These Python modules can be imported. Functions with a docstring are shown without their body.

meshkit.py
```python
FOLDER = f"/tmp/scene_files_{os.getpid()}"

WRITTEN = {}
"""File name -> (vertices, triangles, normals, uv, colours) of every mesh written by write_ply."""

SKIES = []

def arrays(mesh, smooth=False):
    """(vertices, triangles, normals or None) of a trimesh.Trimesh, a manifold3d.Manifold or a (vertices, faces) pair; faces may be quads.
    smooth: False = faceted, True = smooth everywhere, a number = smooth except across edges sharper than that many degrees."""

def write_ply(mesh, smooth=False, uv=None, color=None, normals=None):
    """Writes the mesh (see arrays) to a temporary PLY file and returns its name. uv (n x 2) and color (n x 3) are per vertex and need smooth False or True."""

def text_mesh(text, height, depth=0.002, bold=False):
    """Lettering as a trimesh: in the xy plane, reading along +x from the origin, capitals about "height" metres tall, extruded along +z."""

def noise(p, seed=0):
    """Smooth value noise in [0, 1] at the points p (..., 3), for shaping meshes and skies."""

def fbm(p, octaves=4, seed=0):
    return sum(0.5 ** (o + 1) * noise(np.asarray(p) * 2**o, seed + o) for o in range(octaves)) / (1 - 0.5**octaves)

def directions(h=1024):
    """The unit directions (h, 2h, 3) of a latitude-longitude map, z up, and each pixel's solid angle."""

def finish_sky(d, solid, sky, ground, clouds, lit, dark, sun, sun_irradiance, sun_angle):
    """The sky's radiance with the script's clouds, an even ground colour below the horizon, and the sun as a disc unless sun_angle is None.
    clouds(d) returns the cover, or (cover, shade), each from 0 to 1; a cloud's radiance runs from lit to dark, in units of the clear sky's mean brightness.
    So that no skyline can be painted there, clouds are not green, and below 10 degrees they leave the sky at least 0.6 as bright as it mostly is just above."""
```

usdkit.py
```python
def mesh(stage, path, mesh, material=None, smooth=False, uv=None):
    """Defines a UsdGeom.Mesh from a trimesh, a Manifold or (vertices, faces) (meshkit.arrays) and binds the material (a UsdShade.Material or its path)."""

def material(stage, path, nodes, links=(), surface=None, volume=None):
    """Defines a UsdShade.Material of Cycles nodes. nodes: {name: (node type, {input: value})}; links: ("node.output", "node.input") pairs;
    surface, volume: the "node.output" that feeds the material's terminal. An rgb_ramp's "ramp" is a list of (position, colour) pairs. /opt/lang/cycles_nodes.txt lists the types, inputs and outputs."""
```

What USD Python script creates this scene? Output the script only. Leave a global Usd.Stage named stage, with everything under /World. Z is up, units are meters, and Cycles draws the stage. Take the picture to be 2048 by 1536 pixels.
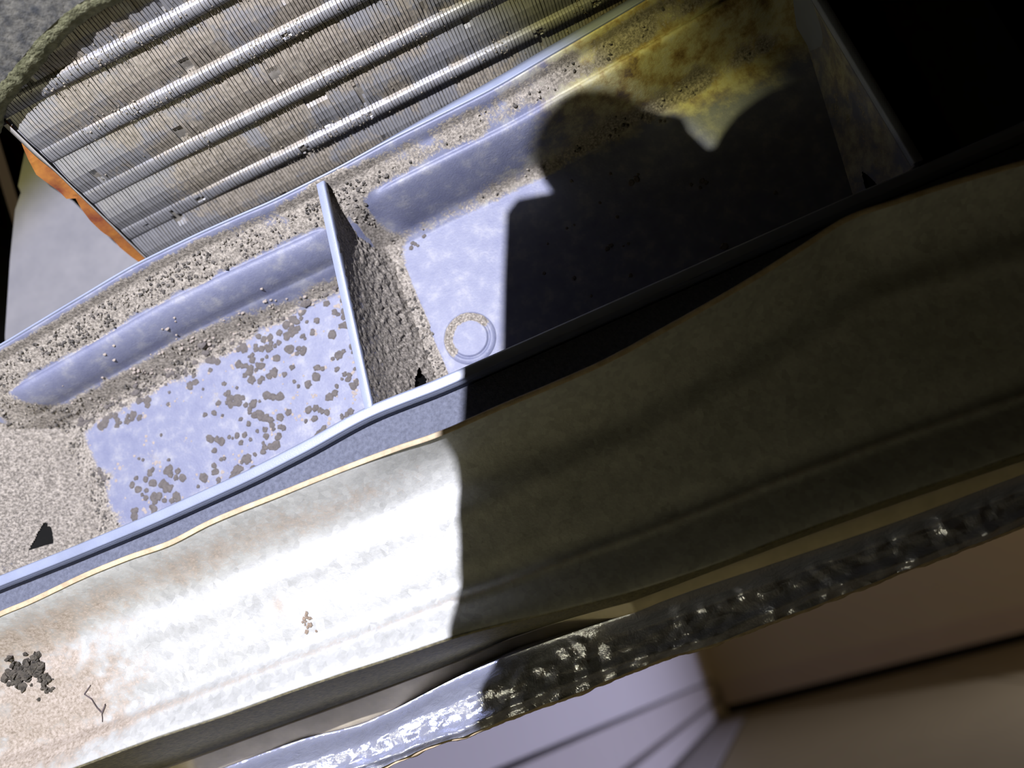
import math, numpy as np, trimesh, usdkit, meshkit
from pxr import Usd, UsdGeom, UsdLux, UsdShade, Gf, Sdf, Vt
T = Sdf.ValueTypeNames
stage = Usd.Stage.CreateInMemory()
UsdGeom.SetStageUpAxis(stage, 'Z'); UsdGeom.SetStageMetersPerUnit(stage, 1.0)
UsdGeom.Xform.Define(stage, '/World'); UsdGeom.Scope.Define(stage, '/World/Looks')
unit = lambda a: np.asarray(a, float) / np.linalg.norm(a)

# ------------------------------------------------------------------ camera
FPX, HEIGHT, PITCH, ROLL = 1657.0, 0.25, math.radians(21.5), math.radians(14.5)
EYE = np.array([0, 0, HEIGHT])
FWD = np.array([0, math.cos(PITCH), math.sin(PITCH)])
_u0 = np.array([0, -math.sin(PITCH), math.cos(PITCH)]); _r0 = np.array([1.0, 0, 0])
RIGHT = math.cos(ROLL) * _r0 - math.sin(ROLL) * _u0
UP = math.sin(ROLL) * _r0 + math.cos(ROLL) * _u0
W = lambda p: EYE + np.asarray(p, float) @ np.array([RIGHT, UP, FWD])       # viewer frame (right, up, forward) -> world
cam_of = lambda p: (np.asarray(p, float) - EYE) @ np.array([RIGHT, UP, FWD]).T
cam = UsdGeom.Camera.Define(stage, '/World/camera')
cam.AddTransformOp().Set(Gf.Matrix4d(*[float(x) for x in np.block([[RIGHT, 0], [UP, 0], [-FWD, 0], [EYE, 1]]).ravel()]))
FOCAL = 29.13
cam.CreateHorizontalApertureAttr(FOCAL * 2048 / FPX); cam.CreateVerticalApertureAttr(FOCAL * 1536 / FPX); cam.CreateFocalLengthAttr(FOCAL)
cam.CreateClippingRangeAttr(Gf.Vec2f(0.005, 50)); cam.CreateFStopAttr(6.0); cam.CreateFocusDistanceAttr(0.345)
cam.CreateExposureAttr(0.0)

# ------------------------------------------------------------------ lights
LAMP = np.array([-0.28, 0.20, -0.30])                                        # hand lamp, behind and left of the camera
def spot(name, aim, color, power, angle, soft, radius=0.0009, at=LAMP):
    l = UsdLux.SphereLight.Define(stage, '/World/' + name)
    l.CreateRadiusAttr(radius); l.CreateIntensityAttr(power); l.CreateColorAttr(Gf.Vec3f(*color)); l.CreateNormalizeAttr(True)
    s = UsdLux.ShapingAPI.Apply(l.GetPrim()); s.CreateShapingConeAngleAttr(angle); s.CreateShapingConeSoftnessAttr(soft)
    z = -unit(W(aim) - W(at)); x = unit(np.cross([0, 0, 1], z)); y = np.cross(z, x)
    l.AddTransformOp().Set(Gf.Matrix4d(*[float(v) for v in np.block([[x, 0], [y, 0], [z, 0], [W(at), 1]]).ravel()]))
spot('lamp_beam', (-0.11, -0.045, 0.33), (0.68, 0.70, 1.0), 21.5, 19.6, 0.27)
spot('lamp_spill', (-0.11, -0.045, 0.33), (1.0, 0.92, 0.34), 6.5, 22.6, 0.3)
def bulb(name, at, power, color, radius):
    l = UsdLux.SphereLight.Define(stage, '/World/' + name); l.CreateRadiusAttr(radius); l.CreateIntensityAttr(power); l.CreateColorAttr(Gf.Vec3f(*color)); l.CreateNormalizeAttr(True)
    l.AddTranslateOp().Set(Gf.Vec3d(*[float(v) for v in at]))
ray = lambda x, y: np.stack([(np.asarray(x, float) - 1024) / FPX, (768 - np.asarray(y, float)) / FPX, np.ones_like(np.asarray(x, float))], -1)
Z = np.array([0, 0, 1.0])
def plane_hit(x, y, n, p0):
    d = ray(x, y) @ np.array([RIGHT, UP, FWD]); return EYE + d * (((p0 - EYE) @ n) / (d @ n))[..., None]
corner = plane_hit(np.asarray(1447.), np.asarray(1431.), Z, np.zeros(3))       # far floor corner of the room
dl = -(ray(1560, 1306) @ np.array([RIGHT, UP, FWD])); dl[2] = 0; dl = unit(dl)   # along the left wall, towards the viewer
dr = np.cross(Z, dl); dr = dr if dr @ RIGHT > 0 else -dr                       # along the far right wall
ROOM = lambda a, b, h: corner + a * dl + b * dr + h * Z
spot('wall_fill', cam_of(ROOM(2.75, 0, .35)), (0.64, 0.65, 1.0), 50.0, 42.5, 0.15, 0.05, cam_of(ROOM(3.0, 2.2, .6)))      # added cool fill for the left wall, right of the frame
bulb('sheet_fill', W((-0.22, -0.33, 0.12)), .22, (1.0, 0.93, 0.58), .03)         # added dim warm fill for the shadowed sheet, low left of the viewer
bulb('room_lamp', ROOM(2.6, 3.6, 1.6), 13.0, (1.0, 0.70, 0.36), .05)            # warm bulb in the room, right of the frame

# ------------------------------------------------------------------ frames
EU = unit([.893, .405, -.10]); EW = unit(np.cross(EU, [.228, -.97, -.186])); EW = -EW if EW[2] > 0 else EW
EV = np.cross(EW, EU); EV = -EV if EV[1] > 0 else EV
O = np.array([0, 0, .37])                                                    # middle of the pan floor; local axes u along the pan, v to its front, w out of it (mm)
def L(u, v, w):
    u, v, w = np.broadcast_arrays(*[np.asarray(a, float) for a in (u, v, w)])
    return O + (u[..., None] * EU + v[..., None] * EV + w[..., None] * EW) / 1000
def loc(x, y, w):
    r = ray(x, y); d = (O @ EW + np.asarray(w) / 1000) / (r @ EW); P = r * d[..., None] - O
    return P @ EU * 1000, P @ EV * 1000
def edge(pts, w, s=0):                                                       # an edge line v(u) of a strip at height w
    p = np.array(pts, float); u, v = loc(p[:, 0], p[:, 1], np.broadcast_to(w, len(p))); o = np.argsort(u); u, v = u[o], v[o]
    from scipy.interpolate import PchipInterpolator
    k = PchipInterpolator(u, v)
    def fn(q):
        q = np.asarray(q, float); m = k(np.clip(q, u[0], u[-1]))
        return m + np.where(q < u[0], (q - u[0]) * (v[1] - v[0]) / (u[1] - u[0]), 0) + np.where(q > u[-1], (q - u[-1]) * (v[-1] - v[-2]) / (u[-1] - u[-2]), 0)
    return fn
DF = unit([.365, -.513, .776]); DF = unit(DF - (DF @ EU) * EU); NC = np.cross(EU, DF); NC = -NC if NC[2] > 0 else NC
C0 = ray(600, 385) * .40
def LC(u, t, n):                                                             # coil frame: u along, t down the fins, n out of the coil face
    u, t, n = np.broadcast_arrays(*[np.asarray(a, float) for a in (u, t, n)])
    return C0 + (u[..., None] * EU + t[..., None] * DF + n[..., None] * NC) / 1000
fbm, noise = meshkit.fbm, meshkit.noise
def nz(u, v, s, seed=0, o=4):
    u, v = np.broadcast_arrays(u, v)
    return fbm(np.stack([u / s, v / s, np.zeros_like(u) + seed * 7.31], -1), o, seed)
sm = lambda x, a, b: (lambda t: t * t * (3 - 2 * t))(np.clip((np.asarray(x, float) - a) / (b - a), 0, 1))
bump = lambda x, c, s: np.exp(-((np.asarray(x, float) - c) / s) ** 2)
rng = np.random.default_rng(7)

# ------------------------------------------------------------------ writing prims
used = {}
def numbered(parent, name):
    k = used.get((parent, name), -1) + 1; used[(parent, name)] = k
    return f'{parent}/{name}' + (f'_{k:03d}' if k else '')
def tag(p, label=None, cat=None, group=None, kind=None):
    p = p.GetPrim() if hasattr(p, 'GetPrim') else p
    for k, v in (('label', label), ('category', cat), ('group', group), ('kind', kind)):
        if v: p.SetCustomDataByKey(k, v)
    return p
BASE = {}
def thing(name, label, cat, base, group=None, kind=None):
    path = numbered('/World', name); x = UsdGeom.Xform.Define(stage, path); b = W(base); x.AddTranslateOp().Set(Gf.Vec3d(*map(float, b)))
    BASE[path] = b; tag(x, label, cat, group, kind)
    return path
def put(name, verts, faces, mat, parent='/World', smooth=True, tex=None, attrs=None, label=None, cat=None, kind=None, group=None, world=False):
    """One Mesh prim. verts in the viewer frame (or the world frame); tex (n x 3, mm) is read by the materials as primvar "tex"."""
    v = np.asarray(verts, float).reshape(-1, 3); fc = np.asarray(faces, int)
    if fc.shape[1] == 4: fc = np.vstack([fc[:, [0, 1, 2]], fc[:, [0, 2, 3]]])
    wv = v if world else W(v)
    top = '/'.join(parent.split('/')[:3]); wv = wv - BASE.get(top, 0)
    path = numbered(parent, name); m = UsdGeom.Mesh.Define(stage, path)
    m.CreatePointsAttr(Vt.Vec3fArray.FromNumpy(wv.astype(np.float32))); m.CreateFaceVertexCountsAttr(Vt.IntArray.FromNumpy(np.full(len(fc), 3, np.int32)))
    m.CreateFaceVertexIndicesAttr(Vt.IntArray.FromNumpy(fc.astype(np.int32).ravel())); m.CreateSubdivisionSchemeAttr('none'); m.CreateDoubleSidedAttr(True)
    if smooth:
        n = np.zeros_like(wv); fn = np.cross(wv[fc[:, 1]] - wv[fc[:, 0]], wv[fc[:, 2]] - wv[fc[:, 0]])
        for k in range(3): np.add.at(n, fc[:, k], fn)
        n /= np.maximum(np.linalg.norm(n, axis=1, keepdims=True), 1e-20)
        m.CreateNormalsAttr(Vt.Vec3fArray.FromNumpy(n.astype(np.float32))); m.SetNormalsInterpolation('vertex')
    api = UsdGeom.PrimvarsAPI(m)
    tx = tex if tex is not None else (v - O) @ np.array([EU, EV, EW]).T * 1000
    api.CreatePrimvar('tex', T.Vector3fArray, 'vertex').Set(Vt.Vec3fArray.FromNumpy(np.asarray(tx, np.float32).reshape(-1, 3)))
    for k, a in (attrs or {}).items():
        api.CreatePrimvar(k, T.FloatArray, 'vertex').Set(Vt.FloatArray.FromNumpy(np.asarray(a, np.float32).ravel()))
    UsdShade.MaterialBindingAPI.Apply(m.GetPrim()).Bind(M[mat])
    tag(m, label, cat, group, kind)
    return path
def grid(P, flip=False):
    a, b = P.shape[:2]; i, j = np.meshgrid(np.arange(a - 1), np.arange(b - 1), indexing='ij')
    q = np.stack([i * b + j, (i + 1) * b + j, (i + 1) * b + j + 1, i * b + j + 1], -1).reshape(-1, 4)
    return P.reshape(-1, 3), (q[:, ::-1] if flip else q)
def slab(P, off):
    """A sheet with thickness: grid P and the same grid moved by off (viewer frame), closed round its border."""
    a, b = P.shape[:2]; v1, q1 = grid(P); v2, q2 = grid(P + np.asarray(off) )
    n = len(v1); ring = list(range(0, b)) + [i * b + b - 1 for i in range(1, a)] + [(a - 1) * b + j for j in range(b - 2, -1, -1)] + [i * b for i in range(a - 2, 0, -1)]
    ring = np.array(ring); nx = np.roll(ring, -1); side = np.stack([ring, nx, nx + n, ring + n], -1)
    return np.vstack([v1, v2]), np.vstack([q1, q2[:, ::-1] + n, side])
def two(x): return np.concatenate([np.ravel(x), np.ravel(x)])
def blobs(C, R, sub=0, squash=None, seed=1, jag=.35):
    """Many small lumps in one mesh. C n x 3 viewer frame, R n radii (m)."""
    g = np.random.default_rng(seed); ico = trimesh.creation.icosphere(sub); iv, jf = np.array(ico.vertices), np.array(ico.faces); k = len(iv); n = len(C)
    S = 1 + g.uniform(-jag, jag, (n, k, 1)); A = g.normal(size=(n, 3, 3)); Q = np.linalg.qr(A)[0]; Q = Q * np.sign(np.linalg.det(Q))[:, None, None]
    V = (iv[None] * S) @ Q * (np.asarray(R)[:, None, None] * g.uniform(.7, 1.3, (n, 1, 3)))
    if squash is not None:
        nn = unit(squash); V = V - (V @ nn)[..., None] * nn * .55
    return (V + np.asarray(C)[:, None]).reshape(-1, 3), (jf[None] + (np.arange(n) * k)[:, None, None]).reshape(-1, 3)

# ------------------------------------------------------------------ materials
M = {}
def mat(name, nodes, links, surface='p.BSDF'):
    M[name] = usdkit.material(stage, '/World/Looks/' + name, nodes, links, surface)
TEX = ('attribute', {'attribute': 'tex'})
def plain(name, color, var=.12, scale=.3, rough=.5, metallic=0, bumps=0., bscale=2., spec=.5, color2=None):
    c = np.array(color); c2 = np.array(color2) if color2 is not None else c * (1 - 2 * var)
    nodes = {'t': TEX, 'n': ('noise_texture', {'scale': scale, 'detail': 5.0, 'roughness': .6}), 'r': ('rgb_ramp', {'ramp': [(.3, c2), (.7, c)]}),
             'p': ('principled_bsdf', {'roughness': rough, 'metallic': metallic, 'specular_ior_level': spec})}
    links = [('t.vector', 'n.vector'), ('n.fac', 'r.fac'), ('r.color', 'p.base_color')]
    if bumps:
        nodes |= {'n2': ('noise_texture', {'scale': bscale, 'detail': 4.0}), 'b': ('bump', {'strength': bumps, 'distance': .0008})}
        links += [('t.vector', 'n2.vector'), ('n2.fac', 'b.height'), ('b.normal', 'p.normal')]
    mat(name, nodes, links)
# pan: blue-grey coated metal, with dirt and stain amounts stored on the mesh
mat('pan_metal', {'t': TEX, 'd': ('attribute', {'attribute': 'dirt'}), 's': ('attribute', {'attribute': 'stain'}),
    'n1': ('noise_texture', {'scale': .12, 'detail': 6.0, 'roughness': .65}), 'n2': ('noise_texture', {'scale': .9, 'detail': 5.0, 'roughness': .7}),
    'n3': ('noise_texture', {'scale': .06, 'detail': 6.0, 'roughness': .7}),
    'base': ('rgb_ramp', {'ramp': [(.3, (.109, .119, .188)), (.52, (.139, .149, .211)), (.72, (.224, .228, .251))]}),
    'dirtc': ('rgb_ramp', {'ramp': [(.3, (.040, .036, .030)), (.46, (.150, .134, .112)), (.64, (.32, .29, .245))]}),
    'stainc': ('rgb_ramp', {'ramp': [(.3, (.099, .056, .020)), (.42, (.251, .191, .079)), (.55, (.370, .343, .198)), (.75, (.363, .363, .304))]}),
    'da': ('math', {'math_type': 'multiply_add', 'value2': .9, 'value3': -.45}), 'db': ('math', {'math_type': 'add', 'use_clamp': False}), 'dr': ('map_range', {'from_min': .38, 'from_max': .60, 'clamp': True}),
    'sa': ('math', {'math_type': 'multiply_add', 'value2': 1.2, 'value3': -.6}), 'sb': ('math', {'math_type': 'add'}), 'sr': ('map_range', {'from_min': .3, 'from_max': .75, 'clamp': True}),
    'm1': ('mix', {}), 'm2': ('mix', {}), 'rr': ('map_range', {'from_min': 0., 'from_max': 1., 'to_min': .46, 'to_max': .9}),
    'b': ('bump', {'strength': .35, 'distance': .0006}), 'p': ('principled_bsdf', {'specular_ior_level': .38})},
    [('t.vector', 'n1.vector'), ('t.vector', 'n2.vector'), ('t.vector', 'n3.vector'), ('n1.fac', 'base.fac'), ('n2.fac', 'dirtc.fac'), ('n1.fac', 'stainc.fac'),
     ('n2.fac', 'da.value1'), ('da.value', 'db.value1'), ('d.fac', 'db.value2'), ('db.value', 'dr.value'),
     ('n3.fac', 'sa.value1'), ('sa.value', 'sb.value1'), ('s.fac', 'sb.value2'), ('sb.value', 'sr.value'),
     ('sr.result', 'm1.fac'), ('base.color', 'm1.color1'), ('stainc.color', 'm1.color2'), ('dr.result', 'm2.fac'), ('m1.color', 'm2.color1'), ('dirtc.color', 'm2.color2'),
     ('m2.color', 'p.base_color'), ('dr.result', 'rr.value'), ('rr.result', 'p.roughness'), ('n2.fac', 'b.height'), ('b.normal', 'p.normal')])
# galvanised sheet: spangle, dust, tan patch
mat('galvanised', {'t': TEX, 'd': ('attribute', {'attribute': 'dirt'}), 'v': ('voronoi_texture', {'scale': .35, 'detail': 1.0}), 'n1': ('noise_texture', {'scale': .07, 'detail': 6.0, 'roughness': .65}),
    'n2': ('noise_texture', {'scale': .8, 'detail': 5.0, 'roughness': .7}), 'vb': ('rgb_to_bw', {}),
    'base': ('rgb_ramp', {'ramp': [(.2, (.175, .18, .168)), (.5, (.265, .27, .258)), (.8, (.345, .35, .335))]}), 'mixf': ('math', {'math_type': 'multiply_add', 'value2': .34, 'value3': .09}),
    'add': ('math', {'math_type': 'multiply_add', 'value2': .6}), 'dirtc': ('rgb_ramp', {'ramp': [(.25, (.096, .072, .051)), (.45, (.228, .192, .153)), (.65, (.330, .288, .246))]}),
    'da': ('math', {'math_type': 'multiply_add', 'value2': 1.0, 'value3': -.5}), 'db': ('math', {'math_type': 'add'}), 'dr': ('map_range', {'from_min': .3, 'from_max': .7, 'clamp': True}),
    'm': ('mix', {}), 'b': ('bump', {'strength': .25, 'distance': .0005}), 'p': ('principled_bsdf', {'roughness': .5, 'metallic': .15})},
    [('t.vector', 'v.vector'), ('t.vector', 'n1.vector'), ('t.vector', 'n2.vector'), ('v.color', 'vb.color'), ('vb.val', 'mixf.value1'), ('n1.fac', 'add.value1'), ('mixf.value', 'add.value3'), ('add.value', 'base.fac'),
     ('n2.fac', 'dirtc.fac'), ('n2.fac', 'da.value1'), ('da.value', 'db.value1'), ('d.fac', 'db.value2'), ('db.value', 'dr.value'), ('dr.result', 'm.fac'), ('base.color', 'm.color1'), ('dirtc.color', 'm.color2'),
     ('m.color', 'p.base_color'), ('n2.fac', 'b.height'), ('b.normal', 'p.normal')])
mat('fin', {'t': TEX, 'd': ('attribute', {'attribute': 'dirt'}), 'n2': ('noise_texture', {'scale': .55, 'detail': 5.0, 'roughness': .7}),
    'dirtc': ('rgb_ramp', {'ramp': [(.3, (.095, .082, .061)), (.6, (.245, .218, .177))]}), 'da': ('math', {'math_type': 'multiply_add', 'value2': 1.4, 'value3': -.7}), 'db': ('math', {'math_type': 'add'}),
    'dr': ('map_range', {'from_min': .35, 'from_max': .7, 'clamp': True}), 'm': ('mix', {'color1': (.215, .215, .22)}), 'mm': ('map_range', {'to_min': .25, 'to_max': 0.}), 'p': ('principled_bsdf', {'roughness': .38})},
    [('t.vector', 'n2.vector'), ('n2.fac', 'dirtc.fac'), ('n2.fac', 'da.value1'), ('da.value', 'db.value1'), ('d.fac', 'db.value2'), ('db.value', 'dr.value'), ('dr.result', 'm.fac'), ('dirtc.color', 'm.color2'),
     ('m.color', 'p.base_color'), ('dr.result', 'mm.value'), ('mm.result', 'p.metallic')])
mat('foil', {'t': TEX, 'n1': ('noise_texture', {'scale': .16, 'detail': 6.0, 'roughness': .6, 'distortion': 1.5}), 'n2': ('noise_texture', {'scale': 1.1, 'detail': 3.0}), 'a': ('math', {'math_type': 'multiply_add', 'value2': .25}),
    'b': ('bump', {'strength': .35, 'distance': .002}), 'p': ('principled_bsdf', {'base_color': (.50, .53, .68), 'metallic': .72, 'roughness': .13})},
    [('t.vector', 'n1.vector'), ('t.vector', 'n2.vector'), ('n2.fac', 'a.value1'), ('n1.fac', 'a.value3'), ('a.value', 'b.height'), ('b.normal', 'p.normal')])
plain('crumb', (.130, .117, .101), .35, .5, .95, color2=(.019, .018, .016))
plain('pale_crumb', (.273, .247, .208), .3, .5, .95, color2=(.111, .098, .081))
plain('dark_spot', (.105, .093, .085), .2, .6, .95, color2=(.065, .058, .055))
plain('tan_spot', (.273, .234, .202), .1, .6, .9)
plain('gap_fill_felt', (.195, .182, .156), .2, .3, .95, color2=(.091, .081, .065))  # fill sheet that lightens the gaps between fins
plain('coil_dirt', (.234, .208, .163), .3, .5, .95, color2=(.098, .085, .058))
plain('lip_metal', (.195, .221, .299), .08, .08, .4, bumps=.08)
plain('gasket_foam', (.098, .107, .143), .1, .6, .85, bumps=.5, bscale=1.2, color2=(.052, .058, .081))
plain('grey_sheet', (.155, .152, .158), .08, .05, .45, color2=(.115, .115, .124))
plain('rust', (.358, .143, .019), .2, .1, .8, color2=(.130, .023, .008))
plain('pale_strip', (.358, .345, .325), .1, .2, .6)
plain('insulation_foam', (.098, .094, .078), .2, .25, .95, bumps=.9, bscale=.5, color2=(.019, .021, .023))
plain('foam_skin', (.195, .195, .111), .2, .3, .9, bumps=.8, bscale=.6, color2=(.072, .075, .033))
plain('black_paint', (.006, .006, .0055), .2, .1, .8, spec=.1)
plain('underside_shade', (.17, .15, .085), .3, .5, .7, bumps=.5, bscale=.9, color2=(.05, .047, .03))  # sheet underside, with its shade put into a darker colour
plain('hem_metal', (.55, .48, .34), .12, .1, .5)
plain('tan_edge', (.403, .325, .215), .2, .3, .7, color2=(.260, .195, .117))
plain('debris', (.07, .06, .045), .3, .5, .95, color2=(.015, .013, .01))
plain('fleck_tan', (.20, .155, .115), .15, .6, .9)
plain('twig', (.091, .072, .072), .2, .5, .9)
plain('copper_tube', (.293, .234, .182), .2, .2, .4, .6)
plain('wall_paint', (.58, .56, .55), .02, .004, .6)
plain('warm_lit_paint', (.55, .49, .35), .02, .004, .6)  # pale wall paint with warm lamp light mixed into the colour
plain('trim_paint', (.55, .52, .50), .03, .01, .45)
plain('warm_lit_trim', (.52, .44, .34), .03, .01, .45)  # trim paint with the same warm light mixed in
plain('floor_pale', (.30, .28, .25), .05, .01, .5)
plain('floor_finish', (.19, .15, .065), .06, .01, .5)
plain('black_plastic', (.02, .02, .02), .1, .1, .5)

# ------------------------------------------------------------------ the room beyond
def height_at(x, y, n):                                                      # height on a wall of the point seen at (x, y)
    return float(plane_hit(np.asarray(float(x)), np.asarray(float(y)), n, corner)[2])
def box(name, a, b, h, mat_, parent='/World', **k):
    q = np.array([ROOM(x, y, z) for z in h for x, y in ((a[0], b[0]), (a[1], b[0]), (a[1], b[1]), (a[0], b[1]))])
    return put(name, q, np.array([[0, 1, 2, 3], [4, 5, 6, 7], [0, 1, 5, 4], [1, 2, 6, 5], [2, 3, 7, 6], [3, 0, 4, 7]]), mat_, parent, smooth=False, world=True, tex=q * 1000, **k)
h1 = height_at(1150, 1478, dr); h2 = height_at(1320, 1490, dr); G = .011
hr = height_at(1800, 1271, dl); hg = height_at(1800, 1369, dl)
box('wall_left', (-.1, 7.0), (-.1, 0), (h1 + G / 2, 2.6), 'wall_paint', kind='structure', label='pale wall lit lavender, seen below the crinkled foil', cat='wall')
box('wall_right', (-.1, 0), (0, 6.0), (-.02, 2.6), 'warm_lit_paint', kind='structure', label='pale wall behind the foil edge, right of the room corner, tinted tan for warm light', cat='wall')
bl = thing('baseboard_left', 'pale baseboard in stepped strips running away to the room corner', 'baseboard', cam_of(corner), kind='structure')
box('board', (.02, 7.0), (-.1, 0), (h2 + G, h1 - G / 2), 'trim_paint', bl)
box('shoe_strip', (.02, 7.0), (-.1, 0.002), (.017, h2 - G * .6), 'trim_paint', bl)
box('groove_shade', (-.1, 7.0), (-.14, -.102), (-.02, .5), 'black_paint', bl)  # black sheet behind the grooves paints their shade
bb = thing('baseboard_right', 'baseboard on the shaded wall, tinted tan for warm light, with a black strip painted as gap shade', 'baseboard', cam_of(corner), kind='structure')
box('board', (.0005, .016), (.03, 6.0), (.048, hr), 'warm_lit_trim', bb)
box('gap_shade_strip', (.0005, .003), (.03, 6.0), (0, .0478), 'black_paint', bb)  # black strip painted as the shade under the board
fl = thing('floor', 'tan floor of wide boards below the right baseboard', 'floor', cam_of(corner), kind='structure')
s0, s1 = [(p - corner) @ dr for p in (plane_hit(np.asarray(1484.), np.asarray(1446.), Z, np.zeros(3)), plane_hit(np.asarray(1482.), np.asarray(1536.), Z, np.zeros(3)))]
for k, (a, b) in enumerate(((-.1, s0 - .006), (s0 + .006, s0 + .9), (s0 + .912, s0 + 2.2), (s0 + 2.212, s0 + 3.6), (s0 + 3.612, 6.0))):
    box('floor_board', (-.1, 7.0), (a, b), (-.04, 0), 'floor_pale' if k == 0 else 'floor_finish', fl)

# ------------------------------------------------------------------ unit casing (dark inside)
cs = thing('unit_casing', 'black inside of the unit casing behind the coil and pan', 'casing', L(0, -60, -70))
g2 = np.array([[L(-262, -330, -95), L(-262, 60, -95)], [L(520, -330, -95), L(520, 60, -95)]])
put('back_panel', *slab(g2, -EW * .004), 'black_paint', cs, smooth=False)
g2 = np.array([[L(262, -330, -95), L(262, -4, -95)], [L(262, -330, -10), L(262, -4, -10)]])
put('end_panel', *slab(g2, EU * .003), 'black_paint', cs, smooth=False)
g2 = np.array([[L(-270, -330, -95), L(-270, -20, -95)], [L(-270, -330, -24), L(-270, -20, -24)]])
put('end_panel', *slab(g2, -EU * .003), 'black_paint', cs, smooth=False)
# black edge strip at the left of the photograph
p = [(-60, 250, -12), (14, 255, -12), (58, 300, -14), (40, 372, -14), (44, 392, -14), (30, 420, -14), (18, 540, -14), (8, 690, -14), (-70, 720, -14)]

# ------------------------------------------------------------------ evaporator coil
co = thing('evaporator_coil', 'dusty finned cooling coil with rounded tube rows, above the drain pan', 'coil', LC(60, 10, -10))
ROWS = [-119.5, -94.5, -69.8, -44.6, -20.2]
tt = np.unique(np.concatenate([np.linspace(-165, 16, 46)] + [r + np.linspace(-3.6, 3.6, 11) for r in ROWS]))
def face(t, u=60.):
    o = np.zeros_like(t); k = .3 + .7 * sm(np.asarray(u) - .45 * (t + 60), -75, 5)
    for r in ROWS: o = o + 3.0 * k * np.sqrt(np.clip(1 - ((t - r) / 3.3) ** 2, 0, 1))
    return o + .9 * np.cos((t + 7) / 24.7 * 2 * np.pi) - .9
pf = face(tt); V, F, A = [], [], []
ui = np.arange(-81.5, 262, 1.5)
for k, u in enumerate(ui):
    bend = .55 * (noise(np.stack([np.full_like(tt, u / 5), tt / 8, 0 * tt], -1), 3) - .5) + .35 * (noise(np.stack([np.full_like(tt, u / 1.5), tt / 30, 0 * tt], -1), 5) - .5)
    cut = -2.2 * sm(noise(np.stack([np.full_like(tt, u / 7), tt / 5, 0 * tt], -1), 9), .86, .93)
    th = .60; n = len(tt)
    front = face(tt, u) + cut
    a = LC(u - th + bend, tt, front); b = LC(u + th + bend, tt, front); c = LC(u - th, tt, np.full(n, -13.0)); d = LC(u + th, tt, np.full(n, -13.0))
    o = len(V) * 4 * n
    V.append(np.concatenate([a, b, c, d])); i = np.arange(n - 1)
    F += [np.stack([i, i + 1, i + n + 1, i + n], -1) + o, np.stack([i, i + 2 * n, i + 2 * n + 1, i + 1], -1) + o, np.stack([i + n, i + n + 1, i + 3 * n + 1, i + 3 * n], -1) + o]
    ph = ((tt - 12.5 + 24.7 * 8) % 24.7) / 24.7                                 # 0 at mid valley
    vall = .25 + .75 * sm(pf, 1.2, -.6); patch = nz(np.full(n, u), tt, 16, 4, 3)
    dd = vall * (.25 + .75 * sm(patch, .35, .6)) * sm(u - .35 * (tt + 60), -95, -40) * .9
    A.append(np.tile(dd, 4))
VV = np.vstack(V); put('fin_pack', VV, np.vstack(F), 'fin', co, smooth=False, attrs={'dirt': np.concatenate(A)}, kind='stuff',
    tex=np.stack([(VV - C0) @ EU * 1000, (VV - C0) @ DF * 1000, (VV - C0) @ NC * 1000], -1))
for r in ROWS:
    a = np.linspace(0, 2 * np.pi, 13); us = np.array([-81., 90, 264.])
    P = LC(us[:, None], r + 3.4 * np.cos(a)[None], -6.2 + 3.4 * np.sin(a)[None]); put('tube', *grid(P), 'copper_tube', co)
gu, gt = np.meshgrid(np.arange(-81, 262, 3.0), np.arange(-164, 15, 2.0), indexing='ij')
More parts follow.
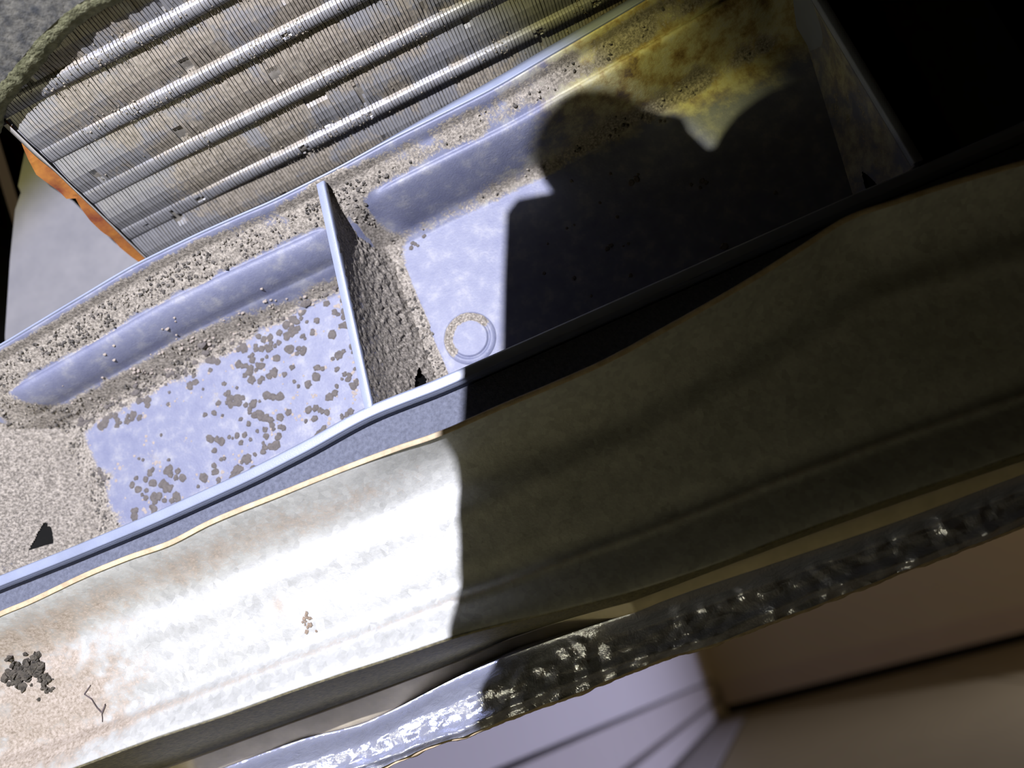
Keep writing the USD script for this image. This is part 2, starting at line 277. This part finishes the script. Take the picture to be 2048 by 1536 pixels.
put('gap_fill', *grid(LC(gu, gt, face(gt, gu) - .9 + .8 * (nz(gu, gt, 6, 77, 3) - .5))), 'gap_fill_felt', co, kind='stuff')  # pale sheet added between the fins to lighten their dark gaps
# left end: pale edge plate and the rust-stained flange under it
t1 = np.linspace(-90, 14, 60); wig = nz(t1, 0 * t1, 9, 2, 3) - .5
P = np.stack([LC(-82.4 + 0 * t1, t1, -6 + 0 * t1), LC(-82.4 - 1.0 * sm(t1, -62, -74) + .5 * wig, t1, .9 + .6 * wig), LC(-81.5 + .6 * wig, t1, 1.2 + .5 * wig)], 1)
put('end_plate', *slab(P, EU * .0003), 'pale_strip', co)
def cl(x, y, n):
    r = ray(x, y); d = (C0 @ NC + n / 1000) / (r @ NC); P = r * d[..., None] - C0
    return P @ EU * 1000, P @ DF * 1000
RO = np.array([(36, 268), (44, 294), (56, 322), (72, 352), (96, 370), (118, 386), (134, 402), (150, 398), (162, 420), (180, 444), (203, 466), (224, 480), (240, 498), (262, 516), (288, 534)], float)
ru, rt = cl(RO[:, 0], RO[:, 1], 0.); oo = np.argsort(rt)
uo = np.interp(t1, rt[oo], ru[oo]) + .5 * wig
P = np.stack([LC(-82.6 + 0 * t1, t1, -1 + 0 * t1), LC((-82.8 + uo) / 2, t1, -1.2 + 1.2 * wig), LC(uo, t1, -1.0 + 1.2 * wig), LC(uo + .6, t1, -6 + 1.2 * wig)], 1)
put('rusted_flange', *slab(P, -NC * .0008), 'rust', co, smooth=False, label='orange-brown rusted strip along the left end of the coil')
C = []; g = np.random.default_rng(3)
cu = g.uniform(-75, 180, 16000); ct = g.uniform(-130, 8, 16000)
keep = (g.uniform(size=16000) < (.08 + sm(nz(cu, ct, 14, 6, 3), .44, .62)) * sm(np.cos((ct + 7.5) / 24.7 * 2 * np.pi), .45, -.5) * sm(cu - .35 * (ct + 60), -85, -25) * .55)
cu, ct = cu[keep], ct[keep]
put('dust_lumps', *blobs(LC(cu, ct, face(ct, cu) + .1), g.uniform(.00014, .00042, len(cu)), 0, seed=4), 'coil_dirt', co, smooth=False, kind='stuff')
# one dark torn bit of fin
cu = g.normal(0, 1.6, 26) ; ct = g.normal(0, 1.6, 26)
u0, t0 = -29.0, -45.
# ------------------------------------------------------------------ drain pan
H = 40.0
RIM = [(-140, 780), (-40, 716), (0, 693), (150, 603), (294, 520), (380, 478), (470, 437), (560, 397), (644, 355), (800, 272), (962, 191), (1100, 112), (1290, 0), (1500, -130)]
LIP = [(-60, 1178), (0, 1154), (170, 1086), (342, 1013), (470, 955), (600, 890), (737, 816), (884, 757), (1000, 706), (1340, 555), (1700, 395), (1830, 340), (2048, 246), (2200, 180)]
vrim, vlip = edge(RIM, H), edge(LIP, H)
pan = thing('drain_pan', 'blue-grey drain pan with dirty dividers and mould spots, below the coil', 'drain pan', L(0, -50, 0))
div_top = lambda v: -36.3 - .157 * (v + 105)                                   # the divider's top edge, u(v)
div_base = lambda v: np.interp(v, [-110, -80, -16, -5], [-34.5, -29.5, -31.0, -32.0])
end_base = lambda v: np.interp(v, [-110, -14, -5], [186, 167.5, 165.5])
lef_base = lambda v: np.interp(v, [-110, -94, -74, -24, -5], [-228, -222, -211, -210, -212])
def pan_w(u, v):
    q = sm(u, -38, -28)                                                         # the right cell's floor starts further back
    s = np.interp(v, [-112, -110, -108.6, -104, -99, -95, -84, -79, -76, 0], [40, 38, 34, 31, 27.5, 23, 11, 2.0, 0, 0])
    r = np.interp(v, [-112, -110, -108.6, -105, -101, -98, -91, -87, -84, 0], [40, 38, 34, 31.5, 28.0, 24, 9, 1.8, 0, 0])
    w = s * (1 - q) + r * q
    c = -91.5 - 3.5 * q
    ext = sm(u, -222, -206) * sm(u, -42, -56) + sm(u, -24, -10) * sm(u, 172, 158)
    w = w + 6.2 * ext * np.sqrt(np.clip(1 - ((v - c) / 5.8) ** 2, 0, 1)) ** 1.2
    return w
def pan_dirt(u, v):
    n = nz(u, v, 11, 1, 4); fine = nz(u, v, 2.2, 2, 3)
    q = sm(u, -38, -28); vb = -78 * (1 - q) - 86 * q
    lc = sm(u, -60, -140)                                                       # the left cell is the dirtier
    d = 1.1 * bump(v, vb - 1, 4.0 + 2 * lc) * (.6 + .5 * lc) + .95 * sm(v, -112, -109) * sm(v, -95.5 - 3.5 * q, -101 - 3 * q) * (.7 + .3 * lc)
    d = d + 1.2 * bump(u, div_base(v), 8) * (u > div_base(v) - 2) + .75 * bump(u, div_top(v) - 3, 7) * (v < -78) + 1.3 * bump(u, lef_base(v), 9)
    d = d - .35 * bump(v, -91.5 - 3.5 * q, 5) + (n - .5) * 1.3 + (fine - .5) * .5 + .12 * lc
    d = d * (1 - .75 * sm(v, vb + 8, vb + 14) * (u > div_base(v) + 6))
    return np.clip(d, 0, 1)
def pan_stain(u, v):
    return np.clip(sm(u, 10, 95) * sm(v, -70, -95) * .75 + sm(u, 90, 150) * sm(v, -55, -85) * .5 + .35 * bump(v, -86, 3) * sm(u, -30, 0) * (u < 60), 0, 1.0)
us = np.arange(-262, 190.1, .8); vs = np.concatenate([np.arange(-112, -7.9, .8)])
U, Vg = np.meshgrid(us, vs, indexing='ij')
sv = (Vg + 112) / 104.0; Vr = (vrim(us)[:, None] - .0) * (1 - sv) + (vlip(us)[:, None] - 1.0) * sv      # follow the wavy rim and lip
Ww = pan_w(U, Vg); D = pan_dirt(U, Vg); lump = nz(U, Vg, 1.5, 8, 3)
Ww = Ww + sm(D, .35, .9) * (lump - .35) * 1.5
okk = end_base(Vg) + 3
P = L(np.minimum(U, okk), Vr, Ww)
front = L(np.minimum(us, okk[:, -1]), vlip(us) - .4, H - .5)[:, None]          # inner face of the front wall
P = np.concatenate([P, front], 1); At = lambda a: np.concatenate([a, a[:, -1:]], 1)
tray = put('tray', *slab(P, -EW * .0015), 'pan_metal', pan, attrs={'dirt': two(At(D)), 'stain': two(At(pan_stain(U, Vg)))})
# embossed disc with its pressed rim
cu0, cv0 = -9.5, -27.5
rr = np.concatenate([[0, 4.5, 5.5, 6.2], np.linspace(6.8, 12.2, 19)]); hh = np.interp(rr, [0, 8.2, 8.8, 9.2, 9.7, 10.4, 11.4, 12.2], [.5, .5, -.2, -.2, .3, .5, .2, -.3]); an = np.linspace(0, 2 * np.pi, 145)
P = L(cu0 + rr[None] * np.cos(an)[:, None], cv0 + rr[None] * np.sin(an)[:, None], hh[None] + .55)
ds = 1.5 * sm(np.cos(an[:, None] - math.atan2(-1, -.35)), -.35, .1) * sm(rr[None], 6.6, 9.2) * sm(rr[None], 12.2, 11.2) + .5 * (nz(rr[None] * np.cos(an)[:, None] + 50, rr[None] * np.sin(an)[:, None], 1.6, 8, 3) - .5) + (nz(rr[None] * np.cos(an)[:, None] + 300, rr[None] * np.sin(an)[:, None], 3.0, 3) - .55) * 1.3
put('embossed_disc', *grid(P), 'pan_metal', pan, attrs={'dirt': np.clip(ds, 0, 1), 'stain': 0 * ds}, label='round pressed disc with a ring of dirt, right of the divider')
# rim: folded edge behind the tray, widening to the right
us2 = np.arange(-262, 250, 2.0); vr = vrim(us2); wid = 1.6 + 4.2 * sm(us2, -20, 50) + .6 * (nz(us2, 0 * us2, 25, 2) - .5)
P = np.stack([L(us2, vr + .3, H - 1.5 + 0 * us2), L(us2, vr + .1, H + .3 + 0 * us2), L(us2, vr - .7, H + .6 + 0 * us2), L(us2, vr - .5 * wid, H + .2 - .15 * wid), L(us2, vr - wid, H - .5 * wid), L(us2, vr - wid - .3, H - 14 + 0 * us2)], 1)
put('rim', *slab(P, -EW * .0005), 'lip_metal', pan)
us3 = np.arange(-275, 260, 2.0); vl = vlip(us3)
P = np.stack([L(us3, vl - .9, H - 3), L(us3, vl - .6, H + .2), L(us3, vl + .2, H + .7), L(us3, vl + 3.4, H + .7), L(us3, vl + 4.0, H + .3), L(us3, vl + 4.3, H - 1.6), L(us3, vl + 5.6, H - 1.9), L(us3, vl + 5.8, H - 20)], 1)
put('front_lip', *slab(P, -EW * .0005), 'lip_metal', pan)
# dividers: a thin top edge and a dirt-caked face going down to the floor, with a weep notch at the front
def divider(name, top, base, v0, v1, notch, label, caked=True, right=True):
    vv = np.arange(v0, v1 + .1, .4); zz = np.linspace(0, 1, 96); Vv, Zz = np.meshgrid(vv, zz, indexing='ij')
    tp, bs = top(Vv), base(Vv); wb = np.minimum(pan_w(bs + (4 if right else -4), Vv), H - 1)
    Wz = H * (1 - Zz) + wb * Zz; Uu = tp * (1 - Zz) + bs * Zz
    ck = nz(Vv * 1.0, Wz, 1.7, 12, 4); cake = sm(Zz, .25, .8)
    s = 1 if right else -1
    Uu = Uu + s * (4 * Zz * (1 - Zz)) * 0 - s * 2.5 * np.sin(np.pi * Zz) + s * (ck - .4) * (1.0 + 2.2 * cake) * (caked * .9 + .05)
    tn = (Vv - (notch[0] - 6)) / 11.0; mask = (tn > 0) & (tn < 1) & (np.abs(Wz - notch[1] - 2.5 * (tn - .5)) < 3.8 * np.clip(tn, 0, 1) ** .6)
    P = L(Uu, Vv, Wz); v, q = grid(P)
    q = q[~mask.ravel()[q].all(1)]
    dd = np.clip(.66 + .5 * cake + (ck - .5) * .6, 0, 1) if caked else np.clip(.25 + (nz(Vv, Wz, 6, 3) - .5), 0, 1)
    path = put(name, v, q, 'pan_metal', pan, attrs={'dirt': dd, 'stain': (0 if caked else .45) + 0 * dd}, label=label)
    nv = np.linspace(notch[0] - 7, notch[0] + 7, 9); nw = np.linspace(max(notch[1] - 9, .2), notch[1] + 9, 9); Nv, Nw = np.meshgrid(nv, nw, indexing='ij')
    zq = (H - Nw) / H; Nu = top(Nv) * (1 - zq) + base(Nv) * zq - s * 3.0
    put('notch_shade', *grid(L(Nu, Nv, Nw)), 'black_paint', path)  # black sheet behind the notch opening stands in for its shade
    # top edge: bent-over strip
    ve = np.arange(v0, v1 + 1, 2.0); te = top(ve)
    Pt = np.stack([L(te + s * .3, ve, H - 2), L(te + s * .2, ve, H + .3), L(te - s * .6, ve, H + .7), L(te - s * 3.6, ve, H + .4), L(te - s * 4.0, ve, H - .6), L(te - s * 4.2, ve, 0 * ve + 2)], 1)
    put('top_edge', *slab(Pt, -EW * .0004), 'lip_metal', path)
    return path
un, vn = loc(np.array([817., 80., 1725.]), np.array([768., 1080., 372.]), np.array([9., 9., 9.]))
divider('divider', div_top, div_base, -107, -7, (vn[0] , 8), 'divider caked with brown dirt, with a small black weep notch at its foot')
divider('divider', lambda v: lef_base(v) - 42, lef_base, -107, -7, (vn[1], 14), 'leftmost divider, cut by the picture edge and covered in grey grit')
divider('end_wall', lambda v: 177.0 + 0 * v + .02 * (v + 50), end_base, -107, -4, (vn[2], 10), 'stained end wall of the pan in shadow with a dark notch', caked=False, right=False)
# mould spots
def spots(name, mat_, n, u_, v_, dens, rmin, rmax, seed, h=.35):
    g = np.random.default_rng(seed); V, F, o = [], [], 0; k = 11; c = 0
    while c < n:
        u, v = g.uniform(*u_), g.uniform(*v_)
        if g.uniform() > dens(u, v): continue
        c += 1; m = 1 if g.uniform() < .6 else g.integers(2, 5)
        for _ in range(m):
            r = g.uniform(rmin, rmax) * (1.25 if m > 1 else 1); uu, v2 = u + g.normal(0, 1.6) * (m > 1), v + g.normal(0, 1.3) * (m > 1)
            a = np.linspace(0, 2 * np.pi, k, endpoint=False); R = r * g.uniform(.75, 1.2, k)
            w0 = float(pan_w(np.array(uu), np.array(v2)))
            sv_ = (v2 + 112) / 104.; vm = vrim(uu) * (1 - sv_) + (vlip(uu) - 1.0) * sv_
            ring = L(uu + R * np.cos(a), vm + R * np.sin(a), w0 - .15 + 0 * a); mid = L(uu + .6 * R * np.cos(a), vm + .6 * R * np.sin(a), w0 + h * g.uniform(.6, 1.3, k)); top = L(uu, vm, w0 + h)[None]
            V += [ring, mid, top]; i = np.arange(k); j = (i + 1) % k
            F += [np.stack([i, j, k + j], -1) + o, np.stack([i, k + j, k + i], -1) + o, np.stack([k + i, k + j, 0 * i + 2 * k], -1) + o]; o += 2 * k + 1
    return put(name, np.vstack(V), np.vstack(F), mat_, pan, smooth=False, kind='stuff')
dl_ = lambda u, v: (u < div_top(v) - 5) * (u > lef_base(v) + 8) * float(.12 + .9 * bump(v, -74, 7) + .8 * bump(u + .9 * (v + 40), -120, 26) + .75 * math.exp(-((u + 172) / 13) ** 2 - ((v + 25) / 9) ** 2) + .4 * bump(u, -70, 18))
spots('mould_spots', 'dark_spot', 250, (-205, -45), (-80, -9), dl_, .9, 2.1, 5)
spots('pale_spots', 'tan_spot', 220, (-205, -45), (-106, -9), lambda u, v: (u < div_top(v) - 4) * (u > lef_base(v) + 5) * float(.15 + .8 * bump(v, -78, 8) - .2 * (v < -84) + .8 * sm(u, -110, -60) * bump(v, -25, 16)), .35, 1.05, 6, .12)
spots('mould_spots', 'dark_spot', 26, (-26, 150), (-84, -12), lambda u, v: float(.08 + .9 * bump(v, -86, 5) + .2 * sm(u, 30, 60)), .6, 1.5, 8)
# crumbs of dirt heaped at the feet of the dividers and in the valley behind the floor
g = np.random.default_rng(11); n = 42000
cu, cv = g.uniform(-240, 175, n), g.uniform(-108, -8, n); dd = pan_dirt(cu, cv)
pk = sm(dd, .45, .95) * sm(nz(cu, cv, 6, 15, 3), .36, .6) * np.where(cu > 0, .5, 1.0)
k = g.uniform(size=n) < pk * .5; cu, cv = cu[k], cv[k]
sv_ = (cv + 112) / 104.; vm = vrim(cu) * (1 - sv_) + (vlip(cu) - 1.0) * sv_
CR = L(cu, vm, pan_w(cu, cv) + .4); rk = g.uniform(.0003, .0009, len(cu)); tone = nz(cu, cv, 9, 33, 2) + g.uniform(-.25, .25, len(cu))
for nm, sel in (('crumb', tone < .5), ('pale_crumb', tone >= .5)):
    put('dirt_crumbs', *blobs(CR[sel], rk[sel], 0, seed=12), nm, pan, smooth=False, kind='stuff')

# ------------------------------------------------------------------ grey side plate, foam, gasket
def poly_plate(name, pts, w, thick, mat_, label, cat, n=None, **k):
    import shapely.geometry as sg
    u, v = loc(np.array([p[0] for p in pts], float), np.array([p[1] for p in pts], float), np.full(len(pts), float(w)))
    m = trimesh.creation.extrude_polygon(sg.Polygon(np.stack([u, v], -1)).buffer(0), thick, engine='earcut'); X = np.array(m.vertices)
    return put(name, L(X[:, 0], X[:, 1], w - thick + X[:, 2]), np.array(m.faces), mat_, smooth=False, label=label, cat=cat, **k)
poly_plate('side_plate', [(12, 760), (10, 670), (20, 520), (30, 420), (42, 385), (36, 372), (52, 292), (60, 325), (100, 372), (146, 402), (186, 442), (228, 484), (292, 535), (360, 590), (200, 760)], -16, 1.2, 'grey_sheet', 'smooth grey sheet metal plate between the black edge and the rusted coil end', 'plate')
FO = [(-260, 120), (-34, 322), (-10, 316), (-3, 285), (12, 228), (40, 192), (70, 157), (110, 108), (150, 70), (190, 40), (250, 8), (300, -20), (330, -40), (470, -240), (-260, -240)]
fw = 6.2
u, v = cl(np.array([p[0] for p in FO], float), np.array([p[1] for p in FO], float), fw)
import shapely.geometry as sg
pol = sg.Polygon(np.stack([u, v], -1)).buffer(-2.5).buffer(2.5)
fo = thing('insulation_block', 'dark mottled foam insulation with a rounded olive edge, in the top left corner', 'insulation', LC(-70, -110, fw - 9))
V, F, o = [], [], 0; prof = [(-0.0, -5.0), (-.2, -4.0), (-1.2, -2.6), (-3.0, -1.2), (-5.2, -.3), (-7.5, 0.0)]
rings = []
for off, dz in prof:
    q = pol.buffer(off) if off else pol; line = np.array([q.exterior.interpolate(q.exterior.project(pol.exterior.interpolate(s, normalized=True))).coords[0] for s in np.linspace(0, 1, 420, endpoint=False)])
    j = nz(line[:, 0], line[:, 1], 2.5, 3, 3) - .5
    rings.append(LC(line[:, 0] + j * 1.2, line[:, 1] + j * 1.2, fw + dz + j * 1.0))
P = np.array(rings); P = np.concatenate([P, P[:, :1]], 1); put('edge', *grid(P), 'foam_skin', fo)
m = trimesh.creation.triangulate_polygon(pol.buffer(-7.4), engine='earcut'); tm = trimesh.Trimesh(np.c_[m[0], np.zeros(len(m[0]))], m[1])
tv, tf = trimesh.remesh.subdivide_to_size(tm.vertices, tm.faces, 3.0, max_iter=12); j = nz(tv[:, 0], tv[:, 1], 5, 6, 4) - .5
put('face', LC(tv[:, 0], tv[:, 1], fw - .1 + j * 1.6), tf, 'insulation_foam', fo)
# gasket between pan lip and galvanised sheet
GT = [(-60, 1262), (0, 1225), (60, 1200), (165, 1150), (250, 1115), (342, 1082), (420, 1042), (560, 985), (680, 937), (800, 892), (860, 872), (910, 852), (1000, 812), (1100, 770), (1180, 735), (1250, 700), (1300, 672), (1340, 650), (1420, 605), (1500, 558), (1600, 495), (1700, 432), (1800, 398), (1900, 365), (2048, 322), (2180, 285)]
GW = 58.0
gtop = edge(GT, GW)
us4 = np.arange(-262, 240, 2.0); vl = vlip(us4)
P = np.stack([L(us4, vl + 6.4, H - 6), L(us4, vl + 6.3, H - 2.6), L(us4, vl + 6.8, H - 2.0), L(us4, vl + 20, H - 1.0), L(us4, vl + 30, H - 1.0)], 1)
put('foam_gasket', *slab(P, -EW * .002), 'gasket_foam', label='dark blue-grey foam gasket strip between pan lip and galvanised sheet', cat='gasket')

# ------------------------------------------------------------------ galvanised sheet
GB = [(-60, 1612), (150, 1536), (300, 1480), (450, 1430), (570, 1387), (700, 1343), (800, 1311), (898, 1278), (1000, 1250), (1114, 1222), (1300, 1172), (1480, 1110), (1665, 1040), (1850, 975), (2048, 908), (2150, 876)]
BW = 50.0
gbot = edge(GB, BW)
crease = edge([(-60, 1545), (100, 1500), (300, 1425), (500, 1350), (800, 1240), (898, 1203), (1000, 1170), (1100, 1132), (1300, 1060), (1600, 945), (2048, 790)], 44.)
gs = thing('galvanised_sheet', 'wide galvanised metal strip, lit white at left and dark in shadow at right', 'sheet metal', L(0, 60, 45))
us5 = np.arange(-268, 232, 1.6); t = np.linspace(0, 1, 90); U, Tt = np.meshgrid(us5, t, indexing='ij')
va, vb = gtop(U), gbot(U); Vv = va + (vb - va) * Tt; dist = Vv - va
cw = 12 - 5 * sm(U, -80, -30); curl = (GW - 41.0) * np.exp(-(dist / cw) ** 1.5)
cr = crease(U)
Wg = 41 + curl + (BW - 41) * sm(Vv, cr - 4, vb + 0 * cr) + 1.1 * bump(dist, 30, 5) - .8 * bump(dist, 20, 5) + .9 * bump(Vv, cr, 1.6) - .7 * bump(Vv, cr - 6, 4) + 1.6 * (nz(U, Vv, 70, 21, 2) - .5)
left = np.exp(-((U + 225) / 42) ** 2 - ((Vv - 52) / 26) ** 2)
spk = nz(U, Vv, 3.0, 51, 3)
dt = .55 * bump(dist, 11, 8) * sm(U, 0, -90) + .45 * bump(dist, 0, 1.6) + 1.1 * left + .6 * np.exp(-((U + 117) / 4) ** 2 - ((Vv - 52) / 6) ** 2) + .45 * bump(Vv, cr, 2.2) + .35 * (nz(U, Vv, 18, 5) - .5) + .9 * (spk - .55) * (.25 + sm(left, 0, .6) + .4 * bump(dist, 12, 10))
Wg = Wg + sm(dt, .5, 1.1) * (nz(U, Vv, 1.8, 31, 3) - .4) * 1.2
P = L(U, Vv, Wg)
put('sheet', *slab(P, -EW * .0009), 'galvanised', gs, attrs={'dirt': two(np.clip(dt, 0, 1))})
# torn tan upper edge
P = np.stack([L(us5, gtop(us5) + 1.5, GW + .2 - 0 * us5), L(us5, gtop(us5) - .2, GW + .3), L(us5, gtop(us5) - .6, GW - .4), L(us5, gtop(us5) - .3, GW - 1.6)], 1)
put('top_edge', *slab(P, -EW * .0003), 'tan_edge', gs, label='thin rusty tan edge along the top of the sheet')
# underside, recessed and coloured dark for its shade, and rolled hem
HT = [(-60, 1668), (300, 1545), (600, 1437), (792, 1367), (942, 1311), (1097, 1256), (1300, 1190), (1480, 1122), (1665, 1053), (1850, 988), (2048, 922), (2150, 890)]
HBm = [(-60, 1722), (300, 1592), (600, 1481), (737, 1443), (942, 1343), (1079, 1292), (1300, 1213), (1556, 1124), (1811, 1037), (2048, 948), (2150, 914)]
UW, HW = -14., -30.
_x = lambda pts, a, b: np.interp([p[0] for p in pts], [930, 1190], [a, b])
ht, hb = edge(HT, _x(HT, UW, 38.)), edge(HBm, _x(HBm, HW, 33.))
UW, HW = np.interp(us5, [-48, 12], [UW, 38.]), np.interp(us5, [-48, 12], [HW, 33.])
gb, h1_, h2_ = gbot(us5), ht(us5), hb(us5)
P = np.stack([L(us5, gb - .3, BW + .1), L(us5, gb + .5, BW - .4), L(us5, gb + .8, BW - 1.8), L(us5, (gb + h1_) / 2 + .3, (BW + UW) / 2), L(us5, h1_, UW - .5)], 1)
put('underside', *slab(P, -EW * .0006), 'underside_shade', gs, smooth=False, label='underside of the sheet bottom edge, its shade painted dark olive')
aa = np.linspace(-.6, np.pi + .4, 9); rad = (h2_ - h1_) / 2
P = np.stack([L(us5, (h1_ + h2_) / 2 - rad * np.cos(a), UW - 3 - (UW - 3 - HW) * a / np.pi + rad * .35 * np.sin(a)) for a in aa], 1)
put('hem', *slab(P, -EW * .0006), 'hem_metal', gs, label='rounded tan hem along the bottom of the sheet')
# ------------------------------------------------------------------ foil tape below the hem
FB = [(300, 1720), (520, 1622), (700, 1560), (771, 1530), (884, 1481), (932, 1469), (1019, 1434), (1090, 1407), (1161, 1383), (1248, 1346), (1300, 1325), (1443, 1280), (1520, 1250), (1596, 1222), (1700, 1182), (1800, 1142), (1900, 1105), (2048, 1047), (2150, 1005)]
fbw = 16.; fb = edge(FB, fbw)
fo2 = thing('foil_tape', 'crinkled silver foil tape under the galvanised sheet, bright at left, dark at right', 'foil tape', L(0, 115, 30))
us6 = np.arange(-215, 235, .9); t = np.linspace(0, 1, 60); U, Tt = np.meshgrid(us6, t, indexing='ij')
F0 = np.interp(us6, [-48, 12], [6., 29.]); va, vb = edge(HBm, _x(HBm, 6., 29.))(U), fb(U); Vv = va + (vb - va) * Tt
def crinkle(u, v):
    o = 0; g = np.random.default_rng(17); wx, wy = 9 * (nz(u, v, 22, 61, 2) - .5), 9 * (nz(u, v, 22, 62, 2) - .5)
    for lam, th, a in ((13, .25, .9), (9, 1.25, .6), (17, 1.9, 1.1), (6.5, .9, .4), (8, 2.6, .5), (5, 1.5, .3)):
        x = ((u + wx) * math.cos(th) + (v + wy) * math.sin(th)) / lam + g.uniform(); o = o + a * np.abs(x - np.floor(x) - .5) * 2 * sm(nz(u, v, 18, 63 + int(lam), 2), .35, .6)
    return o
rid = 1 - np.abs(2 * nz(U * .55 + Vv * .5, Vv * 1.0, 9, 40, 3) - 1); rid2 = 1 - np.abs(2 * nz(U * .4, Vv * 1.6, 5, 41, 2) - 1)
Wf = F0[:, None] + (fbw - F0[:, None]) * sm(Tt, 0, .4) + 2.6 * bump(Tt, .82 + .05 * np.sin(U / 17), .09) + (1.6 * (rid - .6) + .9 * (rid2 - .6) + 1.25 * crinkle(U, Vv)) * sm(Tt, .03, .25)
put('foil', *slab(np.concatenate([L(us6, hb(us6) - .3, np.interp(us6, us5, HW) - 2.)[:, None], L(U, Vv, Wf)], 1), -EW * .0004), 'foil', fo2, smooth=False)
P = np.stack([L(us6, fb(us6) - 2.2 + 1.2 * (nz(us6, 0 * us6, 6, 2) - .5), fbw - 1.5), L(us6, fb(us6) + .9 + 1.0 * (nz(us6, 0 * us6, 4, 3) - .5), fbw + .1), L(us6, fb(us6) + 1.6 + 1.4 * (nz(us6, 0 * us6, 5, 4) - .5), fbw - 1.2), L(us6, fb(us6) + 1.4, fbw - 30)], 1)
put('paper_edge', *slab(P, -EW * .0005), 'tan_edge', fo2, label='frayed tan paper edge showing under the foil')

# ------------------------------------------------------------------ debris on the sheet
g = np.random.default_rng(21)
def sheet_w(u, v):
    u, v = np.asarray(u, float), np.asarray(v, float); d = v - gtop(u); c = crease(u); k = 12 - 5 * sm(u, -80, -30)
    return 41 + (GW - 41) * np.exp(-(np.maximum(d, 0) / k) ** 1.5) + (BW - 41) * sm(v, c - 4, gbot(u)) + 1.1 * bump(d, 30, 5) - .8 * bump(d, 20, 5) + .9 * bump(v, c, 1.6) - .7 * bump(v, c - 6, 4) + 1.6 * (nz(u, v, 70, 21, 2) - .5)
def clump(name, px, n, su, sv, r, mat_, label, cat, seed):
    g = np.random.default_rng(seed); u0, v0 = loc(np.array(float(px[0])), np.array(float(px[1])), np.array(42.)); cu = u0 + g.normal(0, su, n); cv = v0 + g.normal(0, sv, n)
    put(name, *blobs(L(cu, cv, sheet_w(cu, cv) + (.4 if n > 40 else .15)), g.uniform(*r, n), 1, squash=EW if n < 20 else None, seed=seed, jag=.4), mat_, smooth=False, label=label, cat=cat)
clump('debris_clump', (50, 1340), 80, 4.0, 2.6, (.0008, .0019), 'debris', 'ragged black clump of debris in the dusty left end of the white sheet', 'debris', 22)
clump('debris_crumb', (92, 1365), 24, 2.6, 1.8, (.0005, .0012), 'debris', 'small dark crumbs just right of the black debris clump', 'debris', 23)
clump('dirt_fleck', (612, 1250), 16, 1.3, 1.9, (.0004, .0009), 'fleck_tan', 'small tan dirt fleck alone on the white lit sheet', 'dirt fleck', 24)
def strand(name, pts, r, label, cat):
    p = np.array(pts, float); u, v = loc(p[:, 0], p[:, 1], np.full(len(p), 43.)); s = np.linspace(0, len(p) - 1, 6 * len(p))
    u, v = [np.interp(s, np.arange(len(p)), a) for a in (u, v)]; Q = L(u, v, sheet_w(u, v) + r * 800); a = np.linspace(0, 2 * np.pi, 7)
    P = Q[:, None] + r * (np.cos(a)[None, :, None] * EV + np.sin(a)[None, :, None] * EW) * (1 - .5 * np.abs(np.linspace(-1, 1, len(s))))[:, None, None]
    put(name, *grid(P), 'twig', label=label, cat=cat)
strand('hair_strand', [(176, 1372), (163, 1390), (178, 1400), (188, 1418), (196, 1428), (205, 1410), (196, 1430), (198, 1446)], .0005, 'thin dark forked fibre lying on the white sheet near the debris clump', 'fibre')

# ------------------------------------------------------------------ added unseen plate by the lamp, cut to the shadow outline over the right half
def hit(px, py, w=None):
    g_ = 0. if w is None else w
    for _ in range(1 if w is not None else 25):
        u, v = loc(np.array(float(px)), np.array(float(py)), np.array(float(g_)))
        if w is None: g_ = .5 * g_ + .5 * float(pan_w(u, np.clip(v, -112, -8)))
    return L(u, v, g_)
SIL = [(895, 1280, 50), (915, 1100, 42), (912, 960, 42), (1003, 690, 0), (1006, 550, 0), (1012, 425, 0), (1034, 397, None)]
SIL += [(1198 + 128 * math.cos(math.radians(a)), 298 - 128 * math.sin(math.radians(a)), None) for a in range(222, 20, -8)]
SIL += [(1350, 282, None), (1388, 304, None), (1428, 294, None), (1446, 262, None), (1470, 232, None), (1500, 207, None), (1540, 182, None), (1580, 165, None)]
ZO = -0.11; pts = []
for x, y, w in SIL:
    q = hit(x, y, w); s = (ZO - LAMP[2]) / (q[2] - LAMP[2]); pts.append((LAMP + (q - LAMP) * s)[:2])
pts = np.array(pts)
body = np.vstack([[pts[0] + [-.001, -.10]], pts, [[pts[-1][0] + .11, pts[-1][1] + .012]], [[pts[-1][0] + .11, pts[0][1] - .10]]])
pc = thing('shadow_plate', 'added unseen black plate beside the lamp, cut to cast the hard shadow on the right half', 'camera', (float(body[:, 0].mean()), float(body[:, 1].min()), ZO))
m = trimesh.creation.extrude_polygon(sg.Polygon(body).buffer(0), .008, engine='earcut'); X = np.array(m.vertices)
put('body', np.c_[X[:, :2], ZO - X[:, 2]], np.array(m.faces), 'black_plastic', pc, smooth=False)
ctr = np.array([pts[0][0] + .045, pts[0][1] - .03, ZO]); a = np.linspace(0, 2 * np.pi, 40); rl = np.array([.019, .019, .017, .0165, .012, .011, 0]); zl = np.array([0, .006, .0065, .012, .0125, .010, .010])
put('plate_ring', *grid(np.stack([ctr[0] + rl[None] * np.cos(a)[:, None], ctr[1] + rl[None] * np.sin(a)[:, None], ctr[2] + zl[None] + 0 * a[:, None]], -1)), 'black_plastic', pc)  # ring detail added to the shadow-casting plate
